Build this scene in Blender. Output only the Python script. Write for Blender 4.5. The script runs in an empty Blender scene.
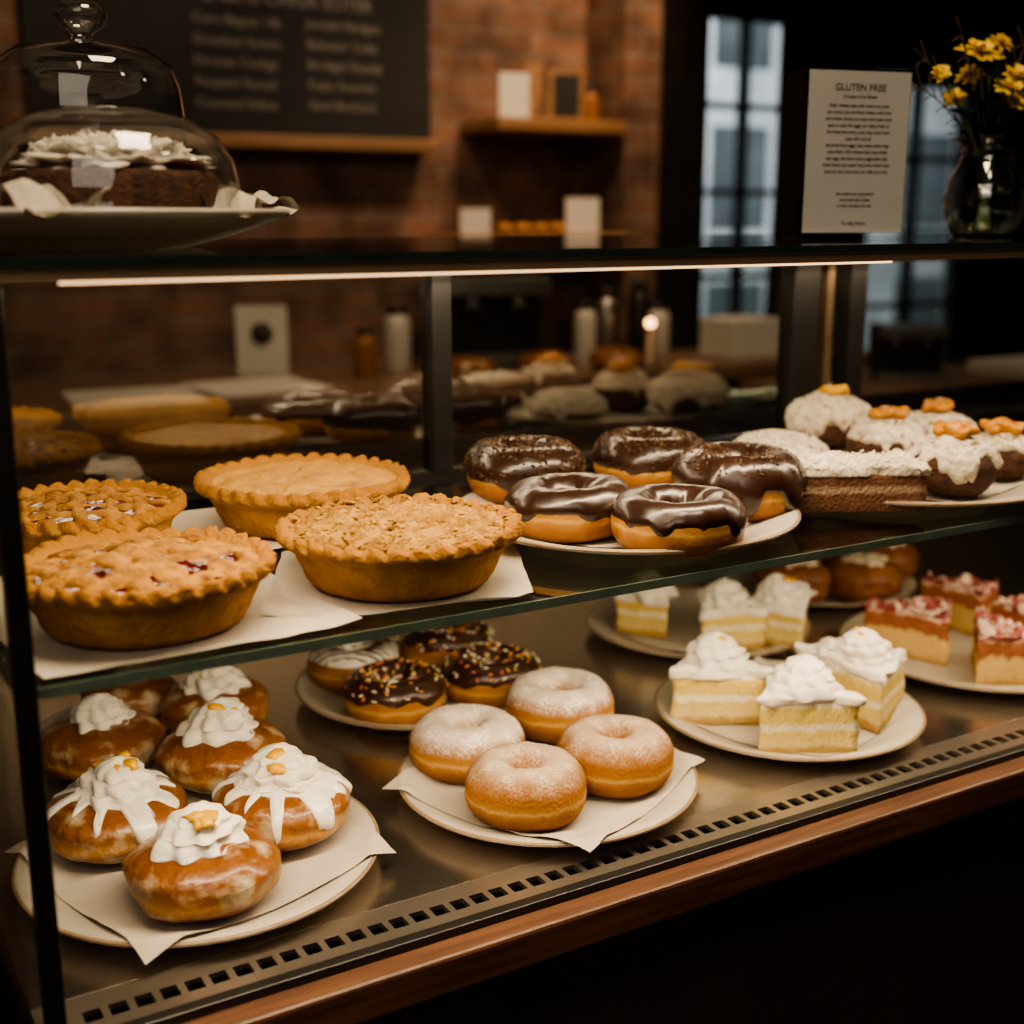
import bpy, bmesh, math, random
from mathutils import Vector, Matrix, noise
random.seed(4)
pi=math.pi
sc=bpy.context.scene
COL=sc.collection
S=1.06; D=.81; TOP=1.326
try: sc.view_settings.look='AgX - Medium High Contrast'
except Exception: pass

# ------------------------------------------------------------------ materials
def newmat(n):
    m=bpy.data.materials.new(n); m.use_nodes=True
    nt=m.node_tree; nt.nodes.clear()
    o=nt.nodes.new('ShaderNodeOutputMaterial')
    return m,nt,o
def N(nt,t,**k):
    n=nt.nodes.new(t)
    for a,b in k.items(): setattr(n,a,b)
    return n
def c4(c): return (c[0],c[1],c[2],1)
def ramp(nt,stops):
    r=N(nt,'ShaderNodeValToRGB'); e=r.color_ramp.elements
    while len(e)>1: e.remove(e[-1])
    e[0].position=stops[0][0]; e[0].color=c4(stops[0][1])
    for p,c in stops[1:]:
        x=e.new(p); x.color=c4(c)
    return r
def pm(name,c1,c2=None,scale=30,rough=.6,bump=0,bscale=200,metal=0,coat=0,sss=0,zb=None,znoise=.1,stretch=None,spec=.5,top=None,mix=.35,bdist=.002,spots=None,crough=.12):
    """procedural principled. zb=(z0,z1,stops): colour bands along local z; top=(colour,z0,z1): dusting; spots=(colour,scale,lo,hi)"""
    m,nt,o=newmat(name); L=nt.links
    b=N(nt,'ShaderNodeBsdfPrincipled'); L.new(b.outputs[0],o.inputs[0])
    tc=N(nt,'ShaderNodeTexCoord'); src=tc.outputs['Object']
    if stretch:
        mp=N(nt,'ShaderNodeMapping'); mp.inputs['Scale'].default_value=stretch
        L.new(src,mp.inputs[0]); src=mp.outputs[0]
    nz=N(nt,'ShaderNodeTexNoise'); nz.inputs['Scale'].default_value=scale; nz.inputs['Detail'].default_value=6
    L.new(src,nz.inputs['Vector'])
    r=ramp(nt,[(.32,c1),(.68,c2 or c1)]); L.new(nz.outputs[0],r.inputs[0])
    col=r.outputs[0]
    if zb:
        z0,z1,st=zb
        sx=N(nt,'ShaderNodeSeparateXYZ'); L.new(tc.outputs['Object'],sx.inputs[0])
        mr=N(nt,'ShaderNodeMapRange'); mr.inputs[1].default_value=z0; mr.inputs[2].default_value=z1
        L.new(sx.outputs[2],mr.inputs[0])
        ad=N(nt,'ShaderNodeMath',operation='MULTIPLY_ADD'); ad.inputs[1].default_value=znoise
        L.new(nz.outputs[0],ad.inputs[0])
        s2=N(nt,'ShaderNodeMath',operation='SUBTRACT'); s2.inputs[1].default_value=znoise*.5
        L.new(mr.outputs[0],ad.inputs[2]); L.new(ad.outputs[0],s2.inputs[0])
        rr=ramp(nt,st); L.new(s2.outputs[0],rr.inputs[0])
        mx=N(nt,'ShaderNodeMixRGB',blend_type='MIX'); mx.inputs[0].default_value=mix
        L.new(rr.outputs[0],mx.inputs[1]); L.new(col,mx.inputs[2]); col=mx.outputs[0]
    if spots:
        sc_,ssc,lo,hi=spots
        n4=N(nt,'ShaderNodeTexNoise'); n4.inputs['Scale'].default_value=ssc; n4.inputs['Detail'].default_value=4
        L.new(tc.outputs['Object'],n4.inputs['Vector'])
        r4=ramp(nt,[(lo,(0,0,0)),(hi,(1,1,1))]); L.new(n4.outputs[0],r4.inputs[0])
        mx=N(nt,'ShaderNodeMixRGB'); L.new(r4.outputs[0],mx.inputs[0]); L.new(col,mx.inputs[1]); mx.inputs[2].default_value=c4(sc_); col=mx.outputs[0]
    if top:
        tcx,z0,z1=top
        g=N(nt,'ShaderNodeNewGeometry'); sx=N(nt,'ShaderNodeSeparateXYZ'); L.new(g.outputs['Normal'],sx.inputs[0])
        mr=N(nt,'ShaderNodeMapRange'); mr.inputs[1].default_value=z0; mr.inputs[2].default_value=z1
        L.new(sx.outputs[2],mr.inputs[0])
        n2=N(nt,'ShaderNodeTexNoise'); n2.inputs['Scale'].default_value=460; n2.inputs['Detail'].default_value=3
        L.new(tc.outputs['Object'],n2.inputs['Vector'])
        r2=ramp(nt,[(.42,(0,0,0)),(.52,(1,1,1))]); L.new(n2.outputs[0],r2.inputs[0])
        n3=N(nt,'ShaderNodeTexNoise'); n3.inputs['Scale'].default_value=60; n3.inputs['Detail'].default_value=3; L.new(tc.outputs['Object'],n3.inputs['Vector'])
        r3=ramp(nt,[(.35,(.25,.25,.25)),(.6,(1,1,1))]); L.new(n3.outputs[0],r3.inputs[0])
        a=N(nt,'ShaderNodeMath',operation='MULTIPLY'); L.new(mr.outputs[0],a.inputs[0]); L.new(r2.outputs[0],a.inputs[1])
        a3=N(nt,'ShaderNodeMath',operation='MULTIPLY'); L.new(a.outputs[0],a3.inputs[0]); L.new(r3.outputs[0],a3.inputs[1])
        a2=N(nt,'ShaderNodeMath',operation='POWER'); L.new(mr.outputs[0],a2.inputs[0]); a2.inputs[1].default_value=3
        a5=N(nt,'ShaderNodeMath',operation='MULTIPLY'); L.new(a2.outputs[0],a5.inputs[0]); a5.inputs[1].default_value=.55
        a4=N(nt,'ShaderNodeMath',operation='MAXIMUM'); L.new(a3.outputs[0],a4.inputs[0]); L.new(a5.outputs[0],a4.inputs[1])
        mx=N(nt,'ShaderNodeMixRGB'); L.new(a4.outputs[0],mx.inputs[0]); L.new(col,mx.inputs[1]); mx.inputs[2].default_value=c4(tcx); col=mx.outputs[0]
    L.new(col,b.inputs['Base Color'])
    b.inputs['Roughness'].default_value=rough; b.inputs['Metallic'].default_value=metal
    b.inputs['Coat Weight'].default_value=coat; b.inputs['Coat Roughness'].default_value=crough
    b.inputs['Specular IOR Level'].default_value=spec
    if sss:
        b.inputs['Subsurface Weight'].default_value=sss; b.inputs['Subsurface Radius'].default_value=(1,.6,.3); b.inputs['Subsurface Scale'].default_value=.005
    if bump:
        n2=N(nt,'ShaderNodeTexNoise'); n2.inputs['Scale'].default_value=bscale; n2.inputs['Detail'].default_value=5
        L.new(src,n2.inputs['Vector'])
        bp=N(nt,'ShaderNodeBump'); bp.inputs['Strength'].default_value=bump; bp.inputs['Distance'].default_value=bdist
        L.new(n2.outputs[0],bp.inputs['Height']); L.new(bp.outputs[0],b.inputs['Normal'])
    return m
def glassmat(name,tint=(.95,.97,.95),base=.04,k=1.0,rough=0.0,pw=5,gcol=(1,1,1)):
    m,nt,o=newmat(name); L=nt.links
    t=N(nt,'ShaderNodeBsdfTransparent'); t.inputs[0].default_value=c4(tint)
    g=N(nt,'ShaderNodeBsdfGlossy'); g.inputs['Roughness'].default_value=rough; g.inputs[0].default_value=c4(gcol)
    lw=N(nt,'ShaderNodeLayerWeight'); lw.inputs[0].default_value=.5
    p=N(nt,'ShaderNodeMath',operation='POWER'); p.inputs[1].default_value=pw; L.new(lw.outputs['Facing'],p.inputs[0])
    a=N(nt,'ShaderNodeMath',operation='MULTIPLY_ADD',use_clamp=True); a.inputs[1].default_value=k; a.inputs[2].default_value=base
    L.new(p.outputs[0],a.inputs[0])
    mx=N(nt,'ShaderNodeMixShader'); L.new(a.outputs[0],mx.inputs[0]); L.new(t.outputs[0],mx.inputs[1]); L.new(g.outputs[0],mx.inputs[2])
    L.new(mx.outputs[0],o.inputs[0]); return m
def emit(name,c,s):
    m,nt,o=newmat(name); e=N(nt,'ShaderNodeEmission'); e.inputs[0].default_value=c4(c); e.inputs[1].default_value=s
    nt.links.new(e.outputs[0],o.inputs[0]); return m
def brickmat(name,c1,c2,mort):
    m,nt,o=newmat(name); L=nt.links
    b=N(nt,'ShaderNodeBsdfPrincipled'); L.new(b.outputs[0],o.inputs[0]); b.inputs['Roughness'].default_value=.85
    tc=N(nt,'ShaderNodeTexCoord'); sx=N(nt,'ShaderNodeSeparateXYZ'); L.new(tc.outputs['Object'],sx.inputs[0])
    ad=N(nt,'ShaderNodeMath',operation='ADD'); L.new(sx.outputs[0],ad.inputs[0]); L.new(sx.outputs[1],ad.inputs[1])
    cb=N(nt,'ShaderNodeCombineXYZ'); L.new(ad.outputs[0],cb.inputs[0]); L.new(sx.outputs[2],cb.inputs[1])
    br=N(nt,'ShaderNodeTexBrick'); L.new(cb.outputs[0],br.inputs[0])
    br.inputs['Color1'].default_value=c4(c1); br.inputs['Color2'].default_value=c4(c2); br.inputs['Mortar'].default_value=c4(mort)
    br.inputs['Scale'].default_value=1; br.inputs['Brick Width'].default_value=.21; br.inputs['Row Height'].default_value=.064
    br.inputs['Mortar Size'].default_value=.007; br.inputs['Bias'].default_value=0
    nz=N(nt,'ShaderNodeTexNoise'); nz.inputs['Scale'].default_value=9; L.new(tc.outputs['Object'],nz.inputs[0])
    r=ramp(nt,[(.3,(.4,.4,.4)),(.7,(1.25,1.25,1.25))]); L.new(nz.outputs[0],r.inputs[0])
    mx=N(nt,'ShaderNodeMixRGB',blend_type='MULTIPLY'); mx.inputs[0].default_value=1
    L.new(br.outputs[0],mx.inputs[1]); L.new(r.outputs[0],mx.inputs[2]); L.new(mx.outputs[0],b.inputs['Base Color'])
    bp=N(nt,'ShaderNodeBump'); bp.inputs['Strength'].default_value=.6; bp.inputs['Distance'].default_value=.01; bp.invert=True
    L.new(br.outputs['Fac'],bp.inputs['Height']); L.new(bp.outputs[0],b.inputs['Normal'])
    return m

M={}
GOLD=[(0,(.15,.052,.008)),(.3,(.27,.10,.014)),(.43,(.38,.17,.035)),(.50,(.64,.41,.13)),(.57,(.42,.19,.035)),(.72,(.28,.105,.016)),(1,(.24,.085,.013))]
M['dough']=pm('fried_dough',(.27,.10,.016),(.42,.19,.035),60,.42,.5,240,coat=.12,sss=.05,zb=(0,.044,GOLD),znoise=.16,spec=.3)
M['dough_sugar']=pm('sugared_dough',(.29,.12,.02),(.44,.21,.05),60,.7,.7,300,zb=(0,.046,GOLD),znoise=.16,top=((.82,.78,.70),.12,.68),spec=.2)
M['dough_cinn']=pm('cinnamon_dough',(.23,.09,.016),(.36,.165,.038),60,.75,.9,300,zb=(0,.046,GOLD),znoise=.16,top=((.58,.50,.39),.30,.98),spec=.2)
M['bun']=pm('glazed_bun',(.17,.052,.008),(.32,.12,.018),45,.36,.8,100,coat=.45,sss=.04,zb=(0,.052,[(0,(.17,.06,.01)),(.25,(.22,.078,.012)),(.40,(.48,.26,.07)),(.52,(.27,.10,.016)),(1,(.14,.042,.007))]),znoise=.35,spots=((.50,.38,.24),34,.54,.70),bdist=.004,crough=.22,spec=.3)
M['choc']=pm('chocolate_glaze',(.020,.008,.004),(.034,.013,.007),25,.30,.15,80,coat=.35,crough=.18)
M['choc_matte']=pm('chocolate_frosting',(.032,.013,.007),(.055,.022,.011),40,.36,.25,150,coat=.25)
M['cream']=pm('whipped_cream_white',(.70,.65,.56),(.78,.73,.65),60,.55,.25,150,sss=.3,spec=.25)
M['rough_cream']=pm('rough_coconut_cream',(.48,.40,.29),(.72,.65,.54),100,.75,.9,200,bdist=.004,spots=((.26,.15,.06),130,.56,.68),spec=.15,sss=.05)
M['icing']=pm('white_icing',(.70,.65,.56),(.80,.76,.68),60,.3,.3,100,sss=.1,coat=.3)
M['flake']=pm('coconut_flake',(.80,.74,.63),None,30,.7)
M['orange']=pm('candied_orange',(.60,.29,.006),(.72,.42,.018),200,.35,.4,300,coat=.25,spec=.3)
M['orange_dark']=pm('candied_orange_dark',(.24,.08,.006),(.52,.22,.010),130,.35,.6,300,coat=.25,spec=.3)
M['crust']=pm('pie_crust',(.24,.10,.016),(.48,.25,.065),60,.8,1,190,zb=(0,.05,[(0,(.36,.18,.05)),(.5,(.50,.28,.085)),(.72,(.50,.28,.07)),(.86,(.36,.16,.028)),(1,(.24,.088,.012))]),znoise=.6,mix=.5,bdist=.004,spec=.12)
M['crust_top']=pm('pie_crust_top',(.17,.064,.009),(.44,.225,.044),75,.65,1,170,bdist=.004,spec=.18)
M['custard']=pm('golden_pie_top',(.36,.165,.020),(.50,.27,.042),24,.5,1,130,bdist=.003,spots=((.24,.08,.008),20,.55,.74),spec=.25,coat=.06)
M['crumble']=pm('crumble',(.23,.108,.022),(.48,.29,.085),70,.8,1,260,bdist=.005,spec=.1)
M['cherry']=pm('cherry_filling',(.035,.003,.003),(.10,.008,.006),60,.18,.4,120,coat=.45)
M['paper']=pm('parchment',(.47,.41,.33),(.55,.49,.40),14,.8,.5,30,spec=.2)
M['plate']=pm('stoneware',(.46,.41,.33),(.54,.49,.41),30,.3,.05,60,coat=.3)
M['rim']=pm('stoneware_rim',(.26,.17,.09),(.34,.24,.14),80,.35)
M['sponge']=pm('lemon_sponge',(.62,.42,.10),(.76,.57,.19),90,.8,1,330,spec=.15,bdist=.003,zb=(0,.056,[(0,(.36,.22,.08)),(.14,(.46,.30,.11)),(.20,(.72,.58,.28)),(.44,(.70,.52,.15)),(.50,(.84,.77,.58)),(.57,(.84,.77,.58)),(.64,(.70,.51,.14)),(.86,(.70,.51,.14)),(.95,(.84,.79,.63)),(1,(.84,.79,.63))]),znoise=.18,mix=.25)
M['choc_sponge']=pm('chocolate_sponge',(.035,.012,.006),(.10,.04,.018),120,.85,1,300,bdist=.004)
M['choc_layer']=pm('layered_chocolate_sponge',(.07,.026,.012),(.18,.075,.034),120,.85,1,300,zb=(0,.044,[(0,(.16,.065,.028)),(.38,(.13,.05,.022)),(.44,(.42,.29,.18)),(.54,(.42,.29,.18)),(.60,(.13,.047,.022)),(1,(.13,.047,.022))]),mix=.35,znoise=.14,bdist=.004)
M['berry_sponge']=pm('berry_sponge',(.54,.32,.10),(.70,.47,.19),90,.8,1,300,spec=.15,bdist=.003,zb=(0,.058,[(0,(.46,.24,.07)),(.2,(.66,.44,.17)),(.56,(.66,.43,.17)),(.64,(.19,.018,.016)),(.88,(.23,.03,.024)),(.95,(.54,.36,.28)),(1,(.54,.36,.28))]),znoise=.4,mix=.22)
M['berry']=pm('berry_topping',(.16,.016,.016),(.32,.07,.055),60,.6,1,160,coat=.05,spots=((.60,.45,.36),75,.46,.58),bdist=.004)
M['caramel']=pm('caramel_cake',(.12,.035,.007),(.24,.085,.018),50,.5,.7,160,coat=.15)
M['metal']=pm('brushed_steel',(.50,.44,.375),(.57,.505,.435),30,.19,.05,120,metal=.96,stretch=(1,14,1))
M['grille']=pm('grille_steel',(.38,.325,.27),(.46,.395,.33),10,.32,metal=.9)
M['black']=pm('black_frame',(.010,.009,.008),(.016,.014,.012),20,.35)
M['dark']=pm('dark_panel',(.018,.012,.010),(.025,.017,.014),8,.6)
M['darksteel']=pm('dark_steel',(.20,.165,.13),(.25,.21,.17),8,.4,metal=.7)
M['void']=pm('trough_black',(.004,.004,.004),None,8,.9)
M['wood']=pm('walnut_trim',(.065,.026,.012),(.15,.064,.028),7,.42,.2,60,stretch=(1.2,22,22),coat=.12)
M['wood2']=pm('oak_shelf',(.20,.11,.05),(.30,.17,.085),6,.5,.1,60,stretch=(1.2,18,18))
M['bronze']=pm('bronze_rail',(.16,.11,.07),(.22,.15,.09),12,.4,metal=.6)
M['rail']=pm('brown_rail',(.26,.17,.10),(.32,.22,.13),12,.5)
M['glass']=glassmat('clear_glass',(.97,.98,.97),.012,.55)
M['back_glass']=glassmat('rear_glass',(.95,.96,.94),.13,.6)
M['shelf_glass']=glassmat('shelf_glass',(.42,.45,.42),.09,.8,.03)
M['top_glass']=glassmat('counter_glass',(.30,.32,.31),.05,.7,.04)
M['edge']=pm('glass_edge',(.09,.125,.10),(.13,.17,.135),30,.15,coat=.5)
M['topedge']=pm('counter_glass_edge',(.012,.02,.018),(.02,.03,.026),30,.2,coat=.5)
M['dome']=glassmat('cloche_glass',(.98,.98,.97),.05,1.0,pw=2.4)
M['vase']=glassmat('vase_glass',(.97,.97,.95),.12,.9,pw=2.0)
M['led']=emit('led_warm',(1,.62,.32),2.2)
M['bulb']=emit('highlight_glow',(1,.76,.50),20)  # glow of the added out-of-view highlight lamps
M['brick']=brickmat('red_brick',(.125,.066,.044),(.185,.095,.060),(.15,.11,.085))
M['slate']=pm('chalkboard_slate',(.010,.010,.010),(.018,.018,.017),5,.8)
M['chalk']=pm('chalk',(.24,.22,.19),None,30,.9)
M['white']=pm('white_card',(.52,.49,.43),(.56,.53,.47),10,.7)
M['notice']=pm('notice_white',(.26,.255,.24),(.29,.285,.27),10,.7)
M['ink']=pm('ink',(.04,.036,.03),None,10,.8)
M['plaster']=pm('dark_plaster',(.030,.024,.020),(.04,.032,.026),5,.85)
M['floor']=pm('floor_boards',(.06,.03,.016),(.10,.05,.028),5,.5,stretch=(1,12,1))
M['counter']=pm('counter_wood',(.13,.075,.048),(.18,.11,.07),6,.45,stretch=(1,15,1))
M['yellow']=pm('yellow_petals',(.62,.36,.02),(.78,.54,.05),60,.6,sss=.2)
M['green']=pm('leaf_green',(.05,.085,.025),(.09,.14,.04),40,.6)
M['twig']=pm('dry_twig',(.09,.06,.03),None,40,.8)
M['steel']=pm('steel_appliance',(.30,.29,.27),(.36,.35,.33),10,.3,metal=.9)
M['ceramic']=pm('ceramic_white',(.50,.46,.40),None,10,.3,coat=.3)
M['amber']=pm('amber_jar',(.22,.09,.025),(.30,.13,.04),20,.3)
M['curtain']=pm('dark_curtain',(.09,.06,.045),(.13,.09,.065),5,.9)
SPR=[pm('sprinkle_'+n,c,None,10,.4) for n,c in (('white',(.85,.8,.7)),('pink',(.66,.16,.14)),('yellow',(.78,.50,.06)),('orange',(.66,.22,.03)),('cream',(.8,.7,.5)))]
SPC=[pm('choc_sprinkle_'+n,c,None,10,.7,spec=.1) for n,c in (('dark',(.03,.014,.008)),('brown',(.06,.030,.016)),('tan',(.13,.08,.045)))]

# ------------------------------------------------------------------ helpers
def meta(o,label,cat,group=None,kind=None):
    o["label"]=label; o["category"]=cat
    if group: o["group"]=group
    if kind: o["kind"]=kind
def thing(name,label,cat,loc,rz=0,tilt=(0,0),group=None):
    e=bpy.data.objects.new(name,None); e.empty_display_size=.02
    e.location=loc; e.rotation_euler=(tilt[0],tilt[1],rz); COL.objects.link(e)
    meta(e,label,cat,group); return e
def mk(name,vs,fs,mat,parent=None,smooth=True,loc=(0,0,0),rot=(0,0,0),mi=None):
    me=bpy.data.meshes.new(name); me.from_pydata([tuple(v) for v in vs],[],fs)
    mats=mat if isinstance(mat,list) else [mat]
    for m in mats: me.materials.append(m)
    if mi:
        for p,i in zip(me.polygons,mi): p.material_index=i
    me.validate(); me.update()
    bm=bmesh.new(); bm.from_mesh(me); bmesh.ops.recalc_face_normals(bm,faces=bm.faces); bm.to_mesh(me); bm.free()
    if smooth:
        for p in me.polygons: p.use_smooth=True
    o=bpy.data.objects.new(name,me); o.location=loc; o.rotation_euler=rot
    COL.objects.link(o)
    if parent: o.parent=parent
    return o
def lathe_data(prof,seg=48,f=None):
    vs=[];fs=[];n=len(prof)
    for i,(r,z) in enumerate(prof):
        r=max(r,.0002)
        for j in range(seg):
            t=2*pi*j/seg; p=(r*math.cos(t),r*math.sin(t),z)
            if f: p=f(i,t,r,z)
            vs.append(p)
    for i in range(n-1):
        for j in range(seg):
            k=(j+1)%seg
            fs.append((i*seg+j,i*seg+k,(i+1)*seg+k,(i+1)*seg+j))
    fs.append(tuple(range(seg))[::-1]); fs.append(tuple((n-1)*seg+j for j in range(seg)))
    return vs,fs
def lathe(name,prof,mat,parent=None,seg=48,f=None,loc=(0,0,0),rot=(0,0,0),smooth=True):
    vs,fs=lathe_data(prof,seg,f)
    return mk(name,vs,fs,mat,parent,smooth,loc,rot)
def boxdata(x0,x1,y0,y1,z0,z1,vs,fs):
    b=len(vs)
    vs+= [(x0,y0,z0),(x1,y0,z0),(x1,y1,z0),(x0,y1,z0),(x0,y0,z1),(x1,y0,z1),(x1,y1,z1),(x0,y1,z1)]
    fs+= [tuple(b+i for i in q) for q in ((0,3,2,1),(4,5,6,7),(0,1,5,4),(1,2,6,5),(2,3,7,6),(3,0,4,7))]
def box(name,x0,x1,y0,y1,z0,z1,mat,parent=None,bev=0,world=True):
    ox=oy=oz=0
    if parent and world: ox,oy,oz=parent.location
    if not parent:
        lx,ly,lz=(x0+x1)/2,(y0+y1)/2,z0
    else: lx,ly,lz=(x0+x1)/2-ox,(y0+y1)/2-oy,z0-oz
    hx,hy,hz=(x1-x0)/2,(y1-y0)/2,z1-z0
    vs=[];fs=[]; boxdata(-hx,hx,-hy,hy,0,hz,vs,fs)
    o=mk(name,vs,fs,mat,parent,False,(lx,ly,lz))
    if bev:
        md=o.modifiers.new('b','BEVEL'); md.width=bev; md.segments=2
    return o
def nz(x,y,z): return noise.noise(Vector((x,y,z)))
def text(name,s,size,mat,parent,loc,rot,spacing=1.0,align='CENTER'):
    c=bpy.data.curves.new(name,'FONT'); c.body=s; c.size=size; c.align_x=align; c.space_line=spacing; c.extrude=.0002
    t=bpy.data.objects.new(name+'_tmp',c); COL.objects.link(t)
    bpy.context.view_layer.update()
    me=bpy.data.meshes.new_from_object(t.evaluated_get(bpy.context.evaluated_depsgraph_get()))
    me.materials.clear(); me.materials.append(mat)
    bpy.data.objects.remove(t)
    o=bpy.data.objects.new(name,me); o.location=loc; o.rotation_euler=rot; COL.objects.link(o); o.parent=parent
    return o

# ------------------------------------------------------------------ pastry builders
def dough_ring(p,R,a,b,mat,seed,name='dough'):
    zc=b*.9; vs=[];fs=[];A=64;B=30
    for i in range(A):
        t=2*pi*i/A
        for j in range(B):
            ph=2*pi*j/B
            q=1+.06*nz(math.cos(t)*1.5+seed,math.sin(t)*1.5,math.sin(ph))+.025*nz(math.cos(t)*6+seed,math.sin(t)*6,ph*2)
            q-=.035*math.exp(-((math.sin(ph)-.02)/.16)**2)*(1 if math.cos(ph)>0 else 0)
            r=R+a*math.cos(ph)*q; z=zc+b*math.sin(ph)*q
            z=max(z,.0004)
            vs.append((r*math.cos(t),r*math.sin(t),z))
    for i in range(A):
        for j in range(B):
            fs.append((i*B+j,((i+1)%A)*B+j,((i+1)%A)*B+(j+1)%B,i*B+(j+1)%B))
    return mk(name,vs,fs,mat,p)
def frosting(p,R,a,b,lim,mat,t=.0028,seed=0,name='frosting',bumpy=.0008):
    zc=b*.9; vs=[];fs=[];A=110;B=26
    for i in range(A):
        th=2*pi*i/A; lo=lim(th); hi=pi-.1-.1*nz(math.cos(th)*3,math.sin(th)*3,seed+5)
        for j in range(B+1):
            s=j/B; ph=lo+(hi-lo)*s
            e=t*(1-abs(2*s-1)**8*1.9)
            q=1+.06*nz(math.cos(th)*1.5+seed,math.sin(th)*1.5,math.sin(ph))+.012*nz(math.cos(th)*6+seed,math.sin(th)*6,ph*2)
            e+=bumpy*nz(math.cos(th)*4,math.sin(th)*4,ph*2.0+seed)
            r=R+(a*q+e)*math.cos(ph); z=zc+(b*q+e)*math.sin(ph)
            vs.append((r*math.cos(th),r*math.sin(th),max(z,.001)))
    n=B+1
    for i in range(A):
        for j in range(B):
            fs.append((i*n+j,((i+1)%A)*n+j,((i+1)%A)*n+j+1,i*n+j+1))
    return mk(name,vs,fs,mat,p)
def driplim(base,amp,k,seed):
    def f(t):
        v=nz(math.cos(t)*k+seed,math.sin(t)*k,seed*1.7)
        return base+.12*nz(math.cos(t)*2,math.sin(t)*2,seed+9)-amp*max(0,v)**.8
    return f
def capsule(vs,fs,mi,c,d,nrm,l,w,m):
    e2=nrm.cross(d); b0=len(vs)
    for s,sw in ((-.5,.45),(-.38,1),(.38,1),(.5,.45)):
        for q in range(6):
            an=2*pi*q/6
            vs.append(c+d*(s*l)+(nrm*math.cos(an)+e2*math.sin(an))*w*sw)
    for i in range(3):
        for q in range(6):
            fs.append((b0+i*6+q,b0+i*6+(q+1)%6,b0+i*6+6+(q+1)%6,b0+i*6+6+q)); mi.append(m)
    fs.append(tuple(b0+q for q in range(6))); mi.append(m)
    fs.append(tuple(b0+18+q for q in range(6))); mi.append(m)
def sprinkles(p,R,a,b,mats,n,L=.0055,w=.0011,seed=1,lo=.35):
    rd=random.Random(seed); zc=b*.9; vs=[];fs=[];mi=[]
    for k in range(n):
        th=rd.uniform(0,2*pi); ph=rd.uniform(lo,2.7)
        e=.0032
        c=Vector(((R+(a+e)*math.cos(ph))*math.cos(th),(R+(a+e)*math.cos(ph))*math.sin(th),zc+(b+e)*math.sin(ph)))
        nrm=Vector((math.cos(ph)*math.cos(th),math.cos(ph)*math.sin(th),math.sin(ph)))
        t1=Vector((-math.sin(th),math.cos(th),0)); t2=nrm.cross(t1)
        al=rd.uniform(0,pi); d=t1*math.cos(al)+t2*math.sin(al)
        capsule(vs,fs,mi,c,d,nrm,L*rd.uniform(.7,1.1),w*rd.uniform(.8,1.2),rd.randrange(len(mats)))
    o=mk('sprinkles',vs,fs,mats,p,mi=mi); o['kind']='stuff'; return o
def flakes(p,n,rmax,zf,seed,L=.007,w=.0007,mat=None,name='coconut_flakes'):
    rd=random.Random(seed); vs=[];fs=[];mi=[]
    for k in range(n):
        r=rmax*math.sqrt(rd.random()); t=rd.uniform(0,2*pi); x,y=r*math.cos(t),r*math.sin(t)
        d=Vector((rd.uniform(-1,1),rd.uniform(-1,1),rd.uniform(-.5,.5))).normalized(); nrm=d.orthogonal().normalized()
        capsule(vs,fs,mi,Vector((x,y,zf(x,y)+rd.uniform(0,.003))),d,nrm,L*rd.uniform(.5,1.2),w,0)
    o=mk(name,vs,fs,mat or M['flake'],p); o['kind']='stuff'; return o
def bun_pt(A,B,ph,th,seed,e=0):
    q=1+.07*nz(math.cos(th)*1.2+seed,math.sin(th)*1.2,seed+ph)+.035*nz(math.cos(th)*4+seed,math.sin(th)*4,ph*3)
    if e==0: q-=.03*math.exp(-((math.sin(ph)+.02)/.15)**2)
    cp_,sp_=math.cos(ph),math.sin(ph)
    r=(A*q+e)*abs(cp_)**.72; zc=B*.94
    z=zc+(B*(1+.14*nz(math.cos(th)*1.6,math.sin(th)*1.6,seed+ph*.7))+e)*math.copysign(abs(sp_)**.9,sp_)
    return (r*math.cos(th),r*math.sin(th),max(z,.0004))
def bun(p,A,B,mat,seed,name='bun'):
    vs=[];fs=[];n=26;s=60
    for i in range(n+1):
        ph=-pi/2+.02+(pi-.04)*i/n
        for j in range(s): vs.append(bun_pt(A,B,ph,2*pi*j/s,seed))
    for i in range(n):
        for j in range(s):
            k=(j+1)%s; fs.append((i*s+j,i*s+k,(i+1)*s+k,(i+1)*s+j))
    fs.append(tuple(range(s))[::-1]); fs.append(tuple(n*s+j for j in range(s)))
    return mk(name,vs,fs,mat,p)
def buncap(p,A,B,lim,mat,seed,t=.003,name='icing',rough=.0012,k=4):
    vs=[];fs=[];n=24;s=110
    for i in range(n+1):
        u=i/n
        for j in range(s):
            th=2*pi*j/s; lo=lim(th); ph=pi/2-.02-(pi/2-.02-lo)*u
            e=t*(1-u**10*1.8)+rough*nz(math.cos(th)*k*u,math.sin(th)*k*u,seed+3)+rough*.6*nz(math.cos(th)*k*3*u,math.sin(th)*k*3*u,seed+8)
            if e==0: e=1e-5
            vs.append(bun_pt(A,B,ph,th,seed,e))
    for i in range(n):
        for j in range(s):
            q=(j+1)%s; fs.append((i*s+j,i*s+q,(i+1)*s+q,(i+1)*s+j))
    fs.append(tuple(range(s)))
    return mk(name,vs,fs,mat,p)
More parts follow.
